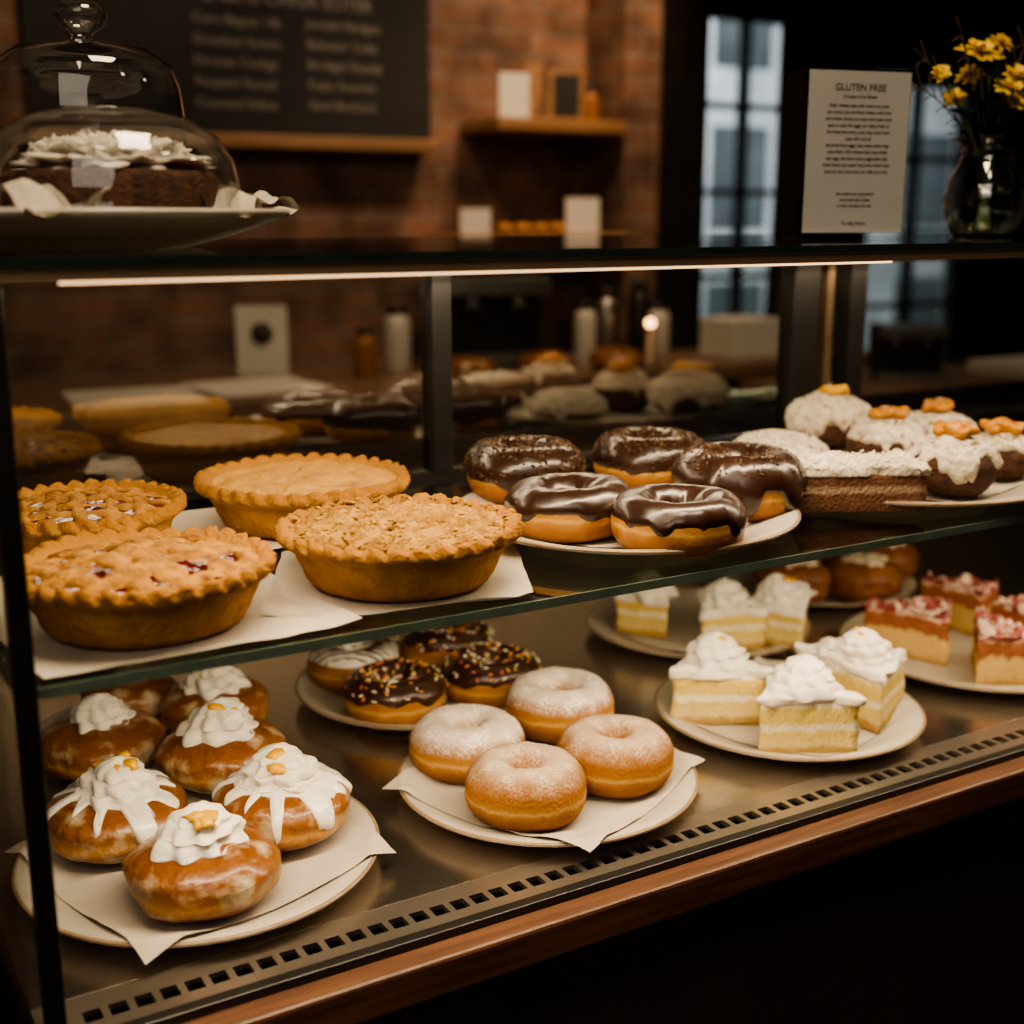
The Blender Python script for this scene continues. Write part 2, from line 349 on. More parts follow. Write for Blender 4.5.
def cream(p,r,h,loc,seed,n=8,name='whipped_cream',sx=1,tiers=3,mat=None,tw=4.5,lobe=.13,loose=.25,lean=1):
    vs=[];fs=[];T=46;s=96
    for i in range(T+1):
        t=i/T
        tier=abs(math.sin((t*tiers)*pi))**.6
        rr=r*math.sqrt(max(0,1-t**1.25))*(.80+.22*tier)+.0006
        for j in range(s):
            th=2*pi*j/s
            lob=1-lobe*(1-t*.5)*(.5-.5*math.cos(n*th+tw*2*t+.5*math.sin(2*th+seed)))
            q=1+loose*nz(math.cos(th)*1.0+seed,math.sin(th)*1.0,t*1.5+seed)+.03*nz(math.cos(th)*5+seed,math.sin(th)*5,t*8)
            R=rr*lob*q
            z=h*(t**.9)*(1+.08*math.sin(th+seed*2))+.0040*math.sin(th-t*2*pi*tiers)*(1-t)
            vs.append((R*math.cos(th)*sx+lean*.18*h*t*math.sin(seed*3),R*math.sin(th)+lean*.16*h*t*math.cos(seed*5),z))
    for i in range(T):
        for j in range(s):
            k=(j+1)%s; fs.append((i*s+j,i*s+k,(i+1)*s+k,(i+1)*s+j))
    fs.append(tuple(range(s))[::-1]); fs.append(tuple(T*s+j for j in range(s)))
    return mk(name,vs,fs,mat or M['cream'],p,loc=loc,rot=(0,0,seed))
def blob(name,p,r,mat,loc,seed=0,sx=1,sy=1,sz=.5,amp=.35,sub=3,k=1.8,amp2=0,k2=8):
    bm=bmesh.new(); bmesh.ops.create_icosphere(bm,subdivisions=sub,radius=1)
    for v in bm.verts:
        c=v.co.copy(); q=1+amp*nz(c.x*k+seed,c.y*k,c.z*k)+amp2*nz(c.x*k2+seed,c.y*k2,c.z*k2)
        v.co=Vector((c.x*r*sx*q,c.y*r*sy*q,c.z*r*sz*q))
    me=bpy.data.meshes.new(name); bm.to_mesh(me); bm.free(); me.materials.append(mat)
    for q in me.polygons: q.use_smooth=True
    o=bpy.data.objects.new(name,me); o.location=loc; o.rotation_euler=(0,0,seed); COL.objects.link(o); o.parent=p
    return o
def plate(label,x,y,z,R,group):
    prof=[(0,.0),(.58*R,.0),(.62*R,.0015),(.70*R,.004),(.97*R,.0145),(R,.0165),(R*1.0,.0185),(R*.975,.0195),(.86*R,.0145),(.74*R,.0085),(.68*R,.0065),(0,.006)]
    e=thing('plate',label,'plate',(x,y,z),group=group)
    lathe('plate_body',prof,M['plate'],e,72)
    rp=[(R*.985,.0190),(R*1.004,.0183),(R*1.004,.0172),(R*.99,.0166)]
    vs=[];fs=[];s=72
    for i,(r,zz) in enumerate(rp):
        for j in range(s):
            t=2*pi*j/s; vs.append((r*math.cos(t),r*math.sin(t),zz+.0004))
    for i in range(4):
        for j in range(s):
            k=(j+1)%s; i2=(i+1)%4; fs.append((i*s+j,i*s+k,i2*s+k,i2*s+j))
    mk('plate_rim',vs,fs,M['rim'],e)
    return e
def plate_h(r,R):
    u=r/R
    if u<.68: return .0068
    if u<.975: return .0068+(.0135)*((u-.68)/.295)**1.25
    return .0203
def paper(label,x,y,z,sx,sy,rot,R=None,seed=0,droop=.25,amp=.0015,lim=None,name='parchment_paper'):
    n=56; vs=[];fs=[]
    cr,sr=math.cos(rot),math.sin(rot)
    for i in range(n+1):
        for j in range(n+1):
            u=(i/n-.5)*sx; v=(j/n-.5)*sy
            u+=.003*nz(v*20,seed,0)*abs(u)/sx*2
            r=math.hypot(u,v)
            if R:
                h=plate_h(min(r,R),R)+.0008
                if r>R*.97: h+=-(r-R*.97)*droop+.02*max(0,r-R)*nz(u*12,v*12,seed)
                edge=max(0,(r-.6*R)/R)
                h+=edge*.012*max(0,nz(u*25+seed,v*25,3)+.15)
            else:
                h=.0009; edge=max(abs(u)/sx,abs(v)/sy)*2
                h+=max(0,edge-.72)*.035*max(0,nz(u*9+seed,v*9,1)+.25)
            h+=amp*.5*max(0,nz(u*38+seed,v*38,seed))*(.25+min(1,r/(sx*.5)))
            h+=amp*.5*abs(nz(u*22+seed,v*22,seed+4))*min(1,(r/(sx*.5))**2)*1.5
            h=max(h,.0006)
            X=u*cr-v*sr; Y=u*sr+v*cr
            if lim is not None and y+Y<lim:
                Y=lim-y+ (y+Y-lim)*.02
            vs.append((X,Y,h))
    for i in range(n):
        for j in range(n):
            a=i*(n+1)+j; fs.append((a,a+n+1,a+n+2,a+1))
    o=mk(name,vs,fs,M['paper'],None,loc=(x,y,z))
    meta(o,label,'parchment paper'); return o

# pies
def pie(label,x,y,R,kind,seed,rz=0):
    e=thing('pie',label,'pie',(x,y,S+.003),rz,group='pies on the glass shelf')
    n=34
    prof=[(0,0),(.70*R,0),(.75*R,.002),(.78*R,.006),(.80*R,.010),(.83*R,.016),(.86*R,.022),(.885*R,.027),(.905*R,.032),(.95*R,.0335),(.99*R,.036),(1.0*R,.040),(.985*R,.0445),(.95*R,.047),(.91*R,.0455),(.87*R,.041),(.80*R,.036),(0,.035)]
    W_=[0,0,0,0,0,0,0,0,.1,.6,.95,1,1,.9,.6,.25,0,0]
    def f(i,t,r,z):
        w=W_[i]
        c=abs(math.sin((n*t+i*.75)/2))**.7*2-1
        q=nz(math.cos(t)*2+seed,math.sin(t)*2,seed)
        fr=nz(math.cos(t)*22,math.sin(t)*22,z*250+seed)
        rr=r+w*(.0030*c+.0026*q+.0020*fr)+.0017*nz(math.cos(t)*9,math.sin(t)*9,z*200+seed)*(1 if i<16 else 0)
        return (rr*math.cos(t),rr*math.sin(t),z+w*(.0024*c+.0026*q+.0018*fr))
    lathe('pie_crust',prof,M['crust'],e,238,f)
    Ri=.885*R
    def zt(r): return .040+.009*(1-min(1,(r/Ri))**2)
    def disc(name,mat,amp,k,dz=0,res=46,extra=None):
        vs=[];fs=[];A=130
        for i in range(res+1):
            r=max(Ri*i/res,.0003)
            for j in range(A):
                t=2*pi*j/A; X,Y=r*math.cos(t),r*math.sin(t)
                z=zt(r)+dz+amp*nz(X*k+seed,Y*k,seed)+amp*.6*nz(X*k*2.7,Y*k*2.7,seed)
                if extra: z+=extra(X,Y)
                if i==res: z=.034
                vs.append((X,Y,z))
        for i in range(res):
            for j in range(A):
                q=(j+1)%A; fs.append((i*A+j,i*A+q,(i+1)*A+q,(i+1)*A+j))
        fs.append(tuple(range(A))[::-1])
        return mk(name,vs,fs,mat,e)
    if kind=='smooth':
        def ex(X,Y):
            v=0
            for k in range(5):
                a=k*2*pi/5+.3; d=math.hypot(X-.022*math.cos(a),Y-.022*math.sin(a)); v-=.004*math.exp(-(d/.0038)**2)
            return v
        disc('pie_filling',M['custard'],.0030,50,.001,extra=ex)
    elif kind=='crumble':
        disc('crumble_topping',M['crumble'],.0065,100,.002)
        vs=[];fs=[]; rd=random.Random(seed)
        ico=bmesh.new(); bmesh.ops.create_icosphere(ico,subdivisions=1,radius=1)
        iv=[v.co.copy() for v in ico.verts]; ifc=[[v.index for v in q.verts] for q in ico.faces]; ico.free()
        for k in range(820):
            r=R*.97*math.sqrt(rd.random()); t=rd.uniform(0,2*pi); s=rd.uniform(.0012,.0058)*(1 if r<Ri else .55)
            z=(zt(r) if r<Ri else .0455)+.0015
            b0=len(vs)
            for c in iv:
                q=s*(1+.5*rd.uniform(-1,1)); vs.append((r*math.cos(t)+c.x*q,r*math.sin(t)+c.y*q,z+c.z*q*.8))
            for q in ifc: fs.append(tuple(b0+i for i in q))
        o=mk('crumbs',vs,fs,M['crumble'],e,smooth=False); o['kind']='stuff'
    else:
        disc('fruit_filling',M['cherry'],.0022,90,.0000)
        vs=[];fs=[]
        W,gap=(.0130,.0235) if kind=='lattice' else (.0190,.0300)
        def strip(off,ang,par):
            half=math.sqrt(max(0,(.93*R)**2-off*off)); m=56
            b0=len(vs); ca,sa=math.cos(ang),math.sin(ang)
            for i in range(m+1):
                u=-half+2*half*i/m
                oo=off+.006*math.sin(u*28+off*60+seed)*(1 if kind!='lattice' else .4)
                ww=W*(1+.55*nz(u*35,off*50,seed))
                wv=.0012*math.cos(pi*u/gap+par*pi)
                for (du,dz) in ((-.5,-.005),(-.48,.0006),(-.25,.0020),(0,.0026),(.25,.0020),(.48,.0006),(.5,-.005)):
                    v=oo+du*ww; X=u*ca-v*sa; Y=u*sa+v*ca; r=math.hypot(X,Y)
                    z=zt(r)+dz+wv+.0022*nz(X*90,Y*90,seed)+.0014*nz(X*220,Y*220,seed)
                    if r>Ri: z=max(.041,z-.002)+dz*.3
                    vs.append((X,Y,z))
            for i in range(m):
                for q in range(6):
                    a=b0+i*7+q; fs.append((a,a+1,a+8,a+7))
        nn=int(.8*R/gap)
        a0=.35+.5 if kind=='lattice' else .2
        for k in range(-nn,nn+1):
            strip(k*gap,a0,k%2); strip(k*gap,a0+pi/2*.93,(k+1)%2)
        mk('lattice_crust',vs,fs,M['crust_top'],e)
    return e

def ring_donut(kind,label,x,y,z,seed,group,R=.0325,a=.0225,b=.0225,tilt=(0,0)):
    e=thing('donut',label,'donut',(x,y,z),seed*1.3,tilt,group)
    if kind=='sugar': dough_ring(e,R,a,b,M['dough_sugar'],seed)
    elif kind=='cinnamon': dough_ring(e,R,a,b,M['dough_cinn'],seed)
    else:
        dough_ring(e,R,a,b,M['dough'],seed)
        if kind=='glossy': frosting(e,R,a,b,driplim(.22,.9,2.4,seed),M['choc'],seed=seed)
        if kind=='choc_sprinkle':
            frosting(e,R,a,b,driplim(-.1,.6,2.2,seed),M['choc'],seed=seed); sprinkles(e,R,a,b,SPC,900,.0030,.0010,int(seed*10),0)
        if kind=='drip':
            frosting(e,R,a,b,driplim(-.05,2.1,3.4,seed),M['choc'],.0035,seed=seed); sprinkles(e,R,a,b,SPC,520,.0030,.0010,int(seed*10),.6)
        if kind=='sprinkle':
            frosting(e,R,a,b,driplim(.35,.5,2.2,seed),M['choc_matte'],seed=seed); sprinkles(e,R,a,b,SPR,130,seed=int(seed*10))
        if kind=='white':
            frosting(e,R,a,b,driplim(.45,.4,2.2,seed),M['icing'],.0018,seed=seed,bumpy=.0006)
            vs=[];fs=[]; zc=b*.9; S8=6
            for k in range(-6,7):
                yk=k*(R+a)*.135; prev=None
                m=46
                for i in range(m+1):
                    xx=-(R+a)+2*(R+a)*i/m; r=math.hypot(xx,yk); w=(r-R)/a
                    if abs(w)<.9:
                        c=Vector((xx,yk+.001*math.sin(i+k),zc+(b+.0024)*math.sqrt(1-w*w)*(1+.04*nz(xx*40,yk*40,seed))))
                        b0=len(vs)
                        for q in range(S8):
                            an=2*pi*q/S8; vs.append(c+Vector((0,math.cos(an),math.sin(an)))*.0013)
                        if prev is not None:
                            for q in range(S8): fs.append((prev+q,prev+(q+1)%S8,b0+(q+1)%S8,b0+q))
                        prev=b0
                    else: prev=None
            mk('chocolate_stripes',vs,fs,M['choc_matte'],e)
    return e
def cream_bun(label,x,y,z,seed,group,A=.058,B=.0265,drip=False,zest=True,cr=.036,tilt=(0,0),off=(0,0)):
    e=thing('cream_donut',label,'donut',(x,y,z),seed,tilt,group)
    bun(e,A,B,M['bun'],seed)
    if drip: buncap(e,A,B,driplim(1.0,2.8,3.4,seed),M['icing'],seed,.0022)
    zt=B*1.9-.006
    cream(e,cr*.92,.031,(off[0],off[1],zt),seed,8,lobe=.21,loose=.24,tiers=3,tw=3.6)
    if zest:
        rd=random.Random(int(seed*7))
        for k in range(4):
            blob('orange_zest',e,.0085,M['orange'],(off[0]+rd.uniform(-.013,.013),off[1]+rd.uniform(-.013,.013),zt+.025+rd.uniform(-.004,.003)),seed+k,1.2,.8,.5,.6,2)
    return e

def poly_prism(name,p,pts,h,mat,z0=0,bev=.002,amp=.0,seed=0,sub=14,topamp=0):
    out=[]
    for i in range(len(pts)):
        a=Vector(pts[i]).to_2d(); b=Vector(pts[(i+1)%len(pts)]).to_2d()
        for k in range(sub): out.append(a.lerp(b,k/sub))
    n=len(out); c=sum(out,Vector((0,0)))/n
    prof=[(0.0,0),(.5,0),(.985,0),(1,.02),(1,.25),(1,.5),(1,.75),(1,.94),(.975,1)]+[(s/14,1.0) for s in range(13,0,-1)]+[(.01,1)]
    vs=[];fs=[]
    for i,(s,t) in enumerate(prof):
        s=max(s,.004)
        for j,q in enumerate(out):
            v=c+(q-c)*s
            k=1+amp*8*nz(v.x*60+seed,v.y*60,t*h*60) if amp else 1
            v=c+(v-c)*k
            zz=z0+t*h
            if t>.9: zz+=amp*.25*nz(v.x*70,v.y*70,seed)+topamp*(nz(v.x*110,v.y*110,seed)+.6*nz(v.x*260,v.y*260,seed))
            vs.append((v.x,v.y,zz))
    for i in range(len(prof)-1):
        for j in range(n):
            k=(j+1)%n; fs.append((i*n+j,i*n+k,(i+1)*n+k,(i+1)*n+j))
    fs.append(tuple(range(n))[::-1]); fs.append(tuple((len(prof)-1)*n+j for j in range(n)))
    return mk(name,vs,fs,mat,p)
def wedge_pts(L,W): return [(-L*.45,-W/2),(L*.55,-W*.06),(L*.55,W*.06),(-L*.45,W/2)]
def rect_pts(L,W): return [(-L/2,-W/2),(L/2,-W/2),(L/2,W/2),(-L/2,W/2)]
def cream_slice(label,x,y,z,rz,seed,group,L=.10,W=.075,h=.054,zest=True):
    e=thing('cake_slice',label,'cake slice',(x,y,z),rz,group=group)
    poly_prism('sponge',e,wedge_pts(L,W),h,M['sponge'],amp=.008,seed=seed)
    poly_prism('cream_layer',e,wedge_pts(L*1.03,W*1.05),.010,M['cream'],h-.002,amp=.020,seed=seed+2,topamp=.003)
    cream(e,.035,.035,(-L*.12,0,h+.003),seed,8,sx=1.1,lobe=.19,loose=.22,tw=3.6)
    cream(e,.020,.018,(L*.20,0,h+.004),seed+2,7,sx=1.4,tiers=2,loose=.22)
    if zest:
        rd=random.Random(int(seed*11))
        for k in range(3): blob('lemon_zest',e,.0055,M['orange'],(-L*.12+rd.uniform(-.01,.01),rd.uniform(-.01,.01),h+.034+rd.uniform(-.006,.002)),seed+k,1.2,.8,.6,.5,2)
    return e
def berry_slice(label,x,y,z,rz,seed,group,L=.08,W=.06,h=.048):
    e=thing('berry_cake_slice',label,'cake slice',(x,y,z),rz,group=group)
    w=int(seed)%2
    poly_prism('sponge',e,wedge_pts(L,W) if w else rect_pts(L*.9,W),h,M['berry_sponge'],amp=.011,seed=seed)
    poly_prism('berry_topping',e,wedge_pts(L*.99,W*.97) if w else rect_pts(L*.89,W*.98),.005,M['berry'],h-.001,amp=.024,seed=seed+1,topamp=.009)
    return e
def mini_cake(label,x,y,z,seed,group,A=.05,B=.024,orange='orange_dark',h2=.014,base=.25,nf=60):
    e=thing('cream_cake',label,'cake',(x,y,z),seed,group=group)
    bun(e,A,B,M['choc_sponge'],seed,'sponge')
    buncap(e,A,B,driplim(base,1.6,2.6,seed),M['rough_cream'],seed,.0035,'cream_topping',.0030,5)
    zt=B*1.92-.003
    cream(e,A*.66,h2,(0,0,zt),seed,9,tiers=2,mat=M['rough_cream'],loose=.2,lobe=.20,lean=0)
    flakes(e,nf,A*.85,lambda X,Y:B*.94+B*math.sqrt(max(.02,1-(math.hypot(X,Y)/A)**2.6))+.004,int(seed*9))
    if orange:
        for k in range(2 if orange=='orange_dark' else 1):
            prof=[(0,0),(.015,0),(.0165,.0015),(.017,.006),(.014,.009),(0,.0085)]
            lathe('orange_slice',prof,M[orange],e,28,lambda i,t,r,zz:(r*(1+.12*math.cos(5*t))*math.cos(t),r*(1+.12*math.cos(5*t))*math.sin(t),zz+.0015*math.sin(3*t)),(-.005+.011*k,.003-.006*k,zt+h2*.80+.002*k),(.15,.1-.2*k,k))
    return e

# ------------------------------------------------------------------ display case
case=thing('display_case','glass bakery display case with steel deck, glass shelf and walnut trim','display case',(1.05,1.1,0))
X0,X1=.112,2.05
box('cabinet_body',X0,X1,.80,1.52,.0,.785,M['dark'],case)
box('front_panel',X0,X1,.778,.80,.06,.765,M['dark'],case,.002)
box('wood_trim',X0-.02,X1,.764,.789,.774,.806,M['wood'],case,.003)
box('glass_track',X0,X1,.789,.800,.785,.812,M['black'],case,.001)
box('grille_trough',X0,X1,.802,.85,.786,.790,M['void'],case)
box('steel_deck',X0,X1,.848,1.52,.79,D,M['metal'],case,.0015)
vs=[];fs=[]
gx,gy=case.location.x,case.location.y
boxdata(X0-gx,X1-gx,.8005-gy,.8135-gy,.806,.8105,vs,fs); boxdata(X0-gx,X1-gx,.8275-gy,.848-gy,.806,.8105,vs,fs)
x=X0+.03
boxdata(X0-gx,x-gx,.8135-gy,.8275-gy,.806,.8105,vs,fs)
while x<X1-.03:
    boxdata(x+.0125-gx,x+.0180-gx,.8135-gy,.8275-gy,.806,.8105,vs,fs); x+=.018
mk('vent_grille',vs,fs,M['grille'],case,False)
box('lower_rear_panel',X0,X1,1.50,1.52,D,1.045,M['darksteel'],case)
box('rear_ledge',X0,X1,1.285,1.52,1.045,1.058,M['dark'],case,.002)
box('left_lower_panel',X0-.006,X0,.80,1.50,D,1.045,M['glass'],case)
box('glass_shelf',X0+.004,X1,.804,1.285,1.0525,S,M['shelf_glass'],case)
box('shelf_edge',X0+.004,X1,.8025,.804,1.0525,S,M['edge'],case)
box('side_glass',X0-.006,X0-.002,.80,1.27,1.045,1.30,M['glass'],case)
box('rear_glass',X0,X1,1.268,1.272,S+.008,1.29,M['back_glass'],case)
box('rear_sill',X0,X1,1.258,1.285,S,S+.008,M['black'],case)
box('counter_glass',X0-.02,X1,.783,1.30,1.320,TOP,M['top_glass'],case)
box('counter_edge',X0-.02,X1,.7815,.783,1.320,TOP,M['topedge'],case)
box('front_rail',X0-.02,X1,.786,.812,1.3118,1.320,M['rail'],case,.001)
box('rear_rail',X0-.02,X1,1.258,1.29,1.288,1.320,M['black'],case,.002)
box('corner_post',X0+.001,X0+.0135,.785,.802,.80,1.312,M['black'],case,.001)
box('corner_post',X0-.006,X0+.010,1.255,1.28,1.045,1.29,M['black'],case,.001)
for a,b_,m in ((.641,.665,'black'),(1.168,1.212,'black'),(1.226,1.238,'bronze'),(1.268,1.298,'black'),(1.75,1.78,'black')):
    box('rear_post',a,b_,1.255,1.283,S+.008,1.29,M[m],case,.001)
box('led_strip',.158,.840,.7862,.7900,1.3102,1.3118,M['led'],case)

def area(name,loc,rot,sx,sy,e,c=(1,.70,.40),sp=pi):
    l=bpy.data.lights.new(name,'AREA'); l.shape='RECTANGLE'; l.size=sx; l.size_y=sy; l.energy=e; l.color=c; l.spread=sp
    o=bpy.data.objects.new(name,l); o.location=loc; o.rotation_euler=rot; COL.objects.link(o); return o
W=(1,.79,.52)
area('led_light',(.53,.838,1.306),(math.radians(22),0,0),.75,.015,4.0,W)
area('led_light',(1.35,.838,1.306),(math.radians(22),0,0),.8,.015,2.6,W)
area('rear_fill_light',(.60,1.245,1.284),(math.radians(-25),0,0),.9,.012,1.5,W)  # added fill, no fixture: lights pie backs so the rear glass reflects them
area('rear_fill_light',(1.45,1.245,1.284),(math.radians(-25),0,0),.7,.012,.7,W)
area('under_shelf_fill',(.55,.835,1.048),(math.radians(25),0,0),.8,.012,2.9,W)  # added fill for the deck, since the tinted shelf blocks light from above
area('under_shelf_fill',(1.35,.835,1.048),(math.radians(25),0,0),.8,.012,2.1,W)
area('overhead_fill',(.5,.5,2.6),(0,0,0),.5,.5,24,W)  # unseen area lamp added for overall top light on the counter
for i,(a,b_) in enumerate(((.05,.55),(.75,.45),(1.35,.60))):  # out-of-view lamps added to reflect in domes, glaze and donuts
    e=thing('highlight_lamp','unseen brass pendant lamp added for highlights on domes and glaze','lamp',(a,b_,2.02),group='added highlight lamps')
    lathe('highlight_globe',[(0,0),(.018,.003),(.034,.015),(.042,.035),(.038,.055),(.022,.072),(.014,.08),(0,.081)],M['bulb'],e,32)
    lathe('lamp_socket',[(0,.08),(.018,.08),(.02,.12),(.012,.14),(0,.141)],M['bronze'],e,24)
    lathe('lamp_cord',[(0,.14),(.003,.14),(.003,.98),(0,.98)],M['black'],e,10)

# ------------------------------------------------------------------ shelf: pies
paper('creased parchment sheet under the fruit pies',.232,.945,S,.225,.275,.10,seed=1,lim=.808)
paper('creased parchment sheet under the crumble pie',.44,.925,S,.205,.225,-.45,seed=4,lim=.808)
paper('parchment sheet under the golden custard pie',.415,1.13,S,.19,.20,.15,seed=7)
pie('golden lattice pie with cherry filling and fluted rim',.226,1.112,.086,'lattice',1.5,.5)
pie('golden pie with wide woven strips over red fruit filling',.223,.898,.0925,'wide',2.5,.15)
pie('smooth golden custard pie with fluted crust',.437,1.128,.1,'smooth',3.5)
pie('crumble topped pie with fluted golden crust',.430,.905,.096,'crumble',4.5)

# ------------------------------------------------------------------ shelf: chocolate donuts
PG='stoneware plates in the display case'
plate('cream stoneware plate under the chocolate donuts',.695,.964,S,.163,PG)
paper('parchment under the chocolate donuts',.695,.964,S,.225,.225,.5,R=.163,seed=3)
zb=S+.0092
g='chocolate glazed donuts'
ring_donut('choc_sprinkle','chocolate donut with fine chocolate sprinkles',.656,1.085,zb+.004,1.1,g,.0375,.0215,.027)
ring_donut('choc_sprinkle','chocolate donut with light sprinkles',.798,1.064,zb+.004,2.1,g,.0375,.0215,.027)
ring_donut('glossy','donut with glossy plain chocolate glaze',.622,.947,zb,3.1,g,.0390,.0195,.0230,(.05,0))
ring_donut('drip','large donut with dripping chocolate glaze and sprinkles',.806,.933,zb,4.1,g,.039,.0235,.030)
ring_donut('glossy','plain glossy chocolate glazed donut with pale side',.674,.857,zb,5.2,g,.0390,.0195,.0230)

# shelf: cream cakes
plate('cream stoneware plate under the cream cakes',1.065,.978,S,.184,PG)
paper('parchment under the cream cakes',1.065,.978,S,.24,.24,.2,R=.184,seed=6)
g='cream topped cakes on the shelf'
mini_cake('low cake covered in white coconut cream',.968,1.055,zb,1.3,g,.053,.020,orange=None,h2=.012,base=-.2,nf=110)
mini_cake('round cream cake topped with an orange slice',1.118,1.130,zb+.008,2.3,g,.050,.028,orange='orange',base=0)
mini_cake('round cream cake topped with candied orange',1.092,1.012,zb,3.3,g,.044,.026,base=.3)
mini_cake('round cream cake with candied orange on top',1.205,1.042,zb,4.3,g,.044,.024,base=.3)
mini_cake('chocolate cream cake with dripping icing and candied orange',1.048,.882,zb,5.4,g,.044,.028,base=.6)
mini_cake('small cream cake with dripping icing at the plate edge',1.162,.915,zb,6.1,g,.039,.022,base=.5)
e=thing('chocolate_cake_slice','rectangular chocolate cake bar topped with shaved white cream','cake slice',(.910,.898,zb),-.46,group=g)
poly_prism('sponge',e,rect_pts(.150,.060),.036,M['choc_layer'],amp=.004,seed=3)
poly_prism('cream_topping',e,rect_pts(.152,.062),.010,M['rough_cream'],.035,amp=.02,seed=5,topamp=.007,sub=24)
rd=random.Random(5); vs=[];fs=[];mi=[]
for k in range(220):
    d=Vector((rd.uniform(-1,1),rd.uniform(-1,1),rd.uniform(-.4,.4))).normalized()
    capsule(vs,fs,mi,Vector((rd.uniform(-.072,.072),rd.uniform(-.028,.028),.047+rd.uniform(-.001,.003))),d,d.orthogonal().normalized(),rd.uniform(.004,.009),.0008,0)
o=mk('coconut_flakes',vs,fs,M['flake'],e); o['kind']='stuff'

# ------------------------------------------------------------------ deck plates
z0=D; zp=D+.0095
plate('cream stoneware plate under the glazed cream donuts',.277,.985,D,.150,PG)
paper('crumpled parchment under the glazed cream donuts',.277,.985,D,.235,.235,.25,R=.150,seed=2,droop=.42,amp=.004)
plate('cream stoneware plate under more cream donuts',.305,1.262,D,.118,PG)
g='glazed cream donuts'
cream_bun('glazed donut with a white cream swirl',.250,1.212,zp,1.2,g,A=.061,zest=False)
cream_bun('glazed donut with a tall cream swirl',.375,1.250,zp,2.2,g,zest=False,cr=.038)
cream_bun('glazed donut tucked behind the others',.305,1.325,zp,3.2,g,A=.053,zest=False,cr=.026)
cream_bun('glazed donut with cream swirl and yellow zest',.335,1.103,zp+.012,4.2,g,A=.060,cr=.042)
cream_bun('glazed donut with cream, icing drips and orange zest',.222,1.040,zp+.004,5.2,g,A=.060,drip=True,cr=.041)
cream_bun('glazed donut with cream, long icing drips and zest',.351,.990,zp+.003,6.4,g,A=.061,drip=True,cr=.044)
cream_bun('glazed donut with white cream and orange zest',.258,.915,zp+.003,7.2,g,A=.0605,cr=.042)

plate('cream stoneware plate under the sprinkled donuts',.617,1.249,D,.143,PG)
g='sprinkled donuts'
ring_donut('sprinkle','chocolate frosted donut with coloured sprinkles',.558,1.195,D+.0068,1.4,g,.035,.0215,.025)
ring_donut('sprinkle','chocolate frosted donut with many pale sprinkles',.676,1.189,D+.0068,2.4,g,.035,.0215,.025)
ring_donut('sprinkle','chocolate frosted donut with orange sprinkles',.682,1.310,D+.0068,3.4,g,.035,.0215,.026)
ring_donut('white','white iced donut with dark chocolate stripes',.562,1.312,D+.0068,4.4,g,.033,.0225,.024)

plate('cream stoneware plate under the sugar donuts',.607,.960,D,.143,PG)
paper('parchment under the sugar donuts',.607,.960,D,.225,.225,.45,R=.143,seed=9,amp=.003)
g='sugar dusted donuts'
ring_donut('sugar','powdered sugar donut with a small hole',.680,1.052,zp+.009,1.6,g,.0345,.0226,.027)
ring_donut('sugar','donut heavily dusted with powdered sugar',.558,1.030,zp+.001,2.6,g,.0320,.0255,.027)
ring_donut('cinnamon','golden donut lightly dusted with sugar',.666,.932,zp,3.6,g,.0310,.0262,.028)
ring_donut('cinnamon','cinnamon sugar dusted donut',.557,.917,zp,4.6,g,.0300,.0265,.028)

plate('cream stoneware plate under the lemon cake slices',.926,.975,D,.144,PG)
paper('parchment under the lemon cake slices',.926,.975,D,.20,.20,.3,R=.144,seed=11)
g='lemon cream cake slices'
cream_slice('lemon sponge slice with whipped cream and zest',.862,1.025,zp,-.55+pi/2,1.2,g,.098,.098)
cream_slice('layered lemon slice with cream rosette',.884,.913,zp,-.50+pi/2,2.2,g,.088,.100,.056)
cream_slice('lemon slice with tall piped cream',.986,.945,zp,-.30+.75*pi,3.2,g,.105,.09,.058)
plate('cream stoneware plate holding cream slices',1.03,1.262,D,.146,PG)
paper('parchment under the cream slices',1.03,1.262,D,.20,.20,.1,R=.146,seed=13)
cream_slice('small lemon slice with plain top',.975,1.29,zp,.6,4.2,g,.085,.07,.045,False)
cream_slice('slice buried under whipped cream',1.025,1.205,zp,1.2,5.2,g,.10,.085,.045,False)
cream_slice('slice with whipped cream and yellow zest',1.095,1.165,zp+.004,.4,6.2,g,.10,.085,.045)
plate('cream stoneware plate under the berry slices',1.275,1.01,D,.168,PG)
g='berry cake slices'
berry_slice('berry topped sponge slice with pink crumb',1.20,1.055,D+.0068,2.3,1.2,g,.100,.085,.056)
berry_slice('berry topped sponge wedge with dark red jam layer',1.232,.950,D+.0068,1.1,3.7,g,.100,.085,.056)
berry_slice('berry slice with glossy red topping',1.335,1.095,D+.0068,2.0,5.2,g,.090,.075,.056)
berry_slice('berry topped sponge square with white sugar',1.350,.99,D+.0068,-.1,4.2,g,.085,.065,.054)
plate('cream stoneware plate under the caramel cakes',1.315,1.335,D,.14,PG)
g='small caramel cakes'
for i,(a,b_) in enumerate(((1.225,1.290),(1.315,1.245),(1.420,1.310),(1.30,1.39),(1.41,1.42))):
    e=thing('caramel_cake','small dark caramel cake with white icing on top','cake',(a,b_,D+.0085),i,group=g)
    bun(e,.053,.031,M['caramel'],i+.4,'sponge'); buncap(e,.053,.031,driplim(1.2,.5,2.6,i+.6),M['rough_cream'],i+.4,.003)

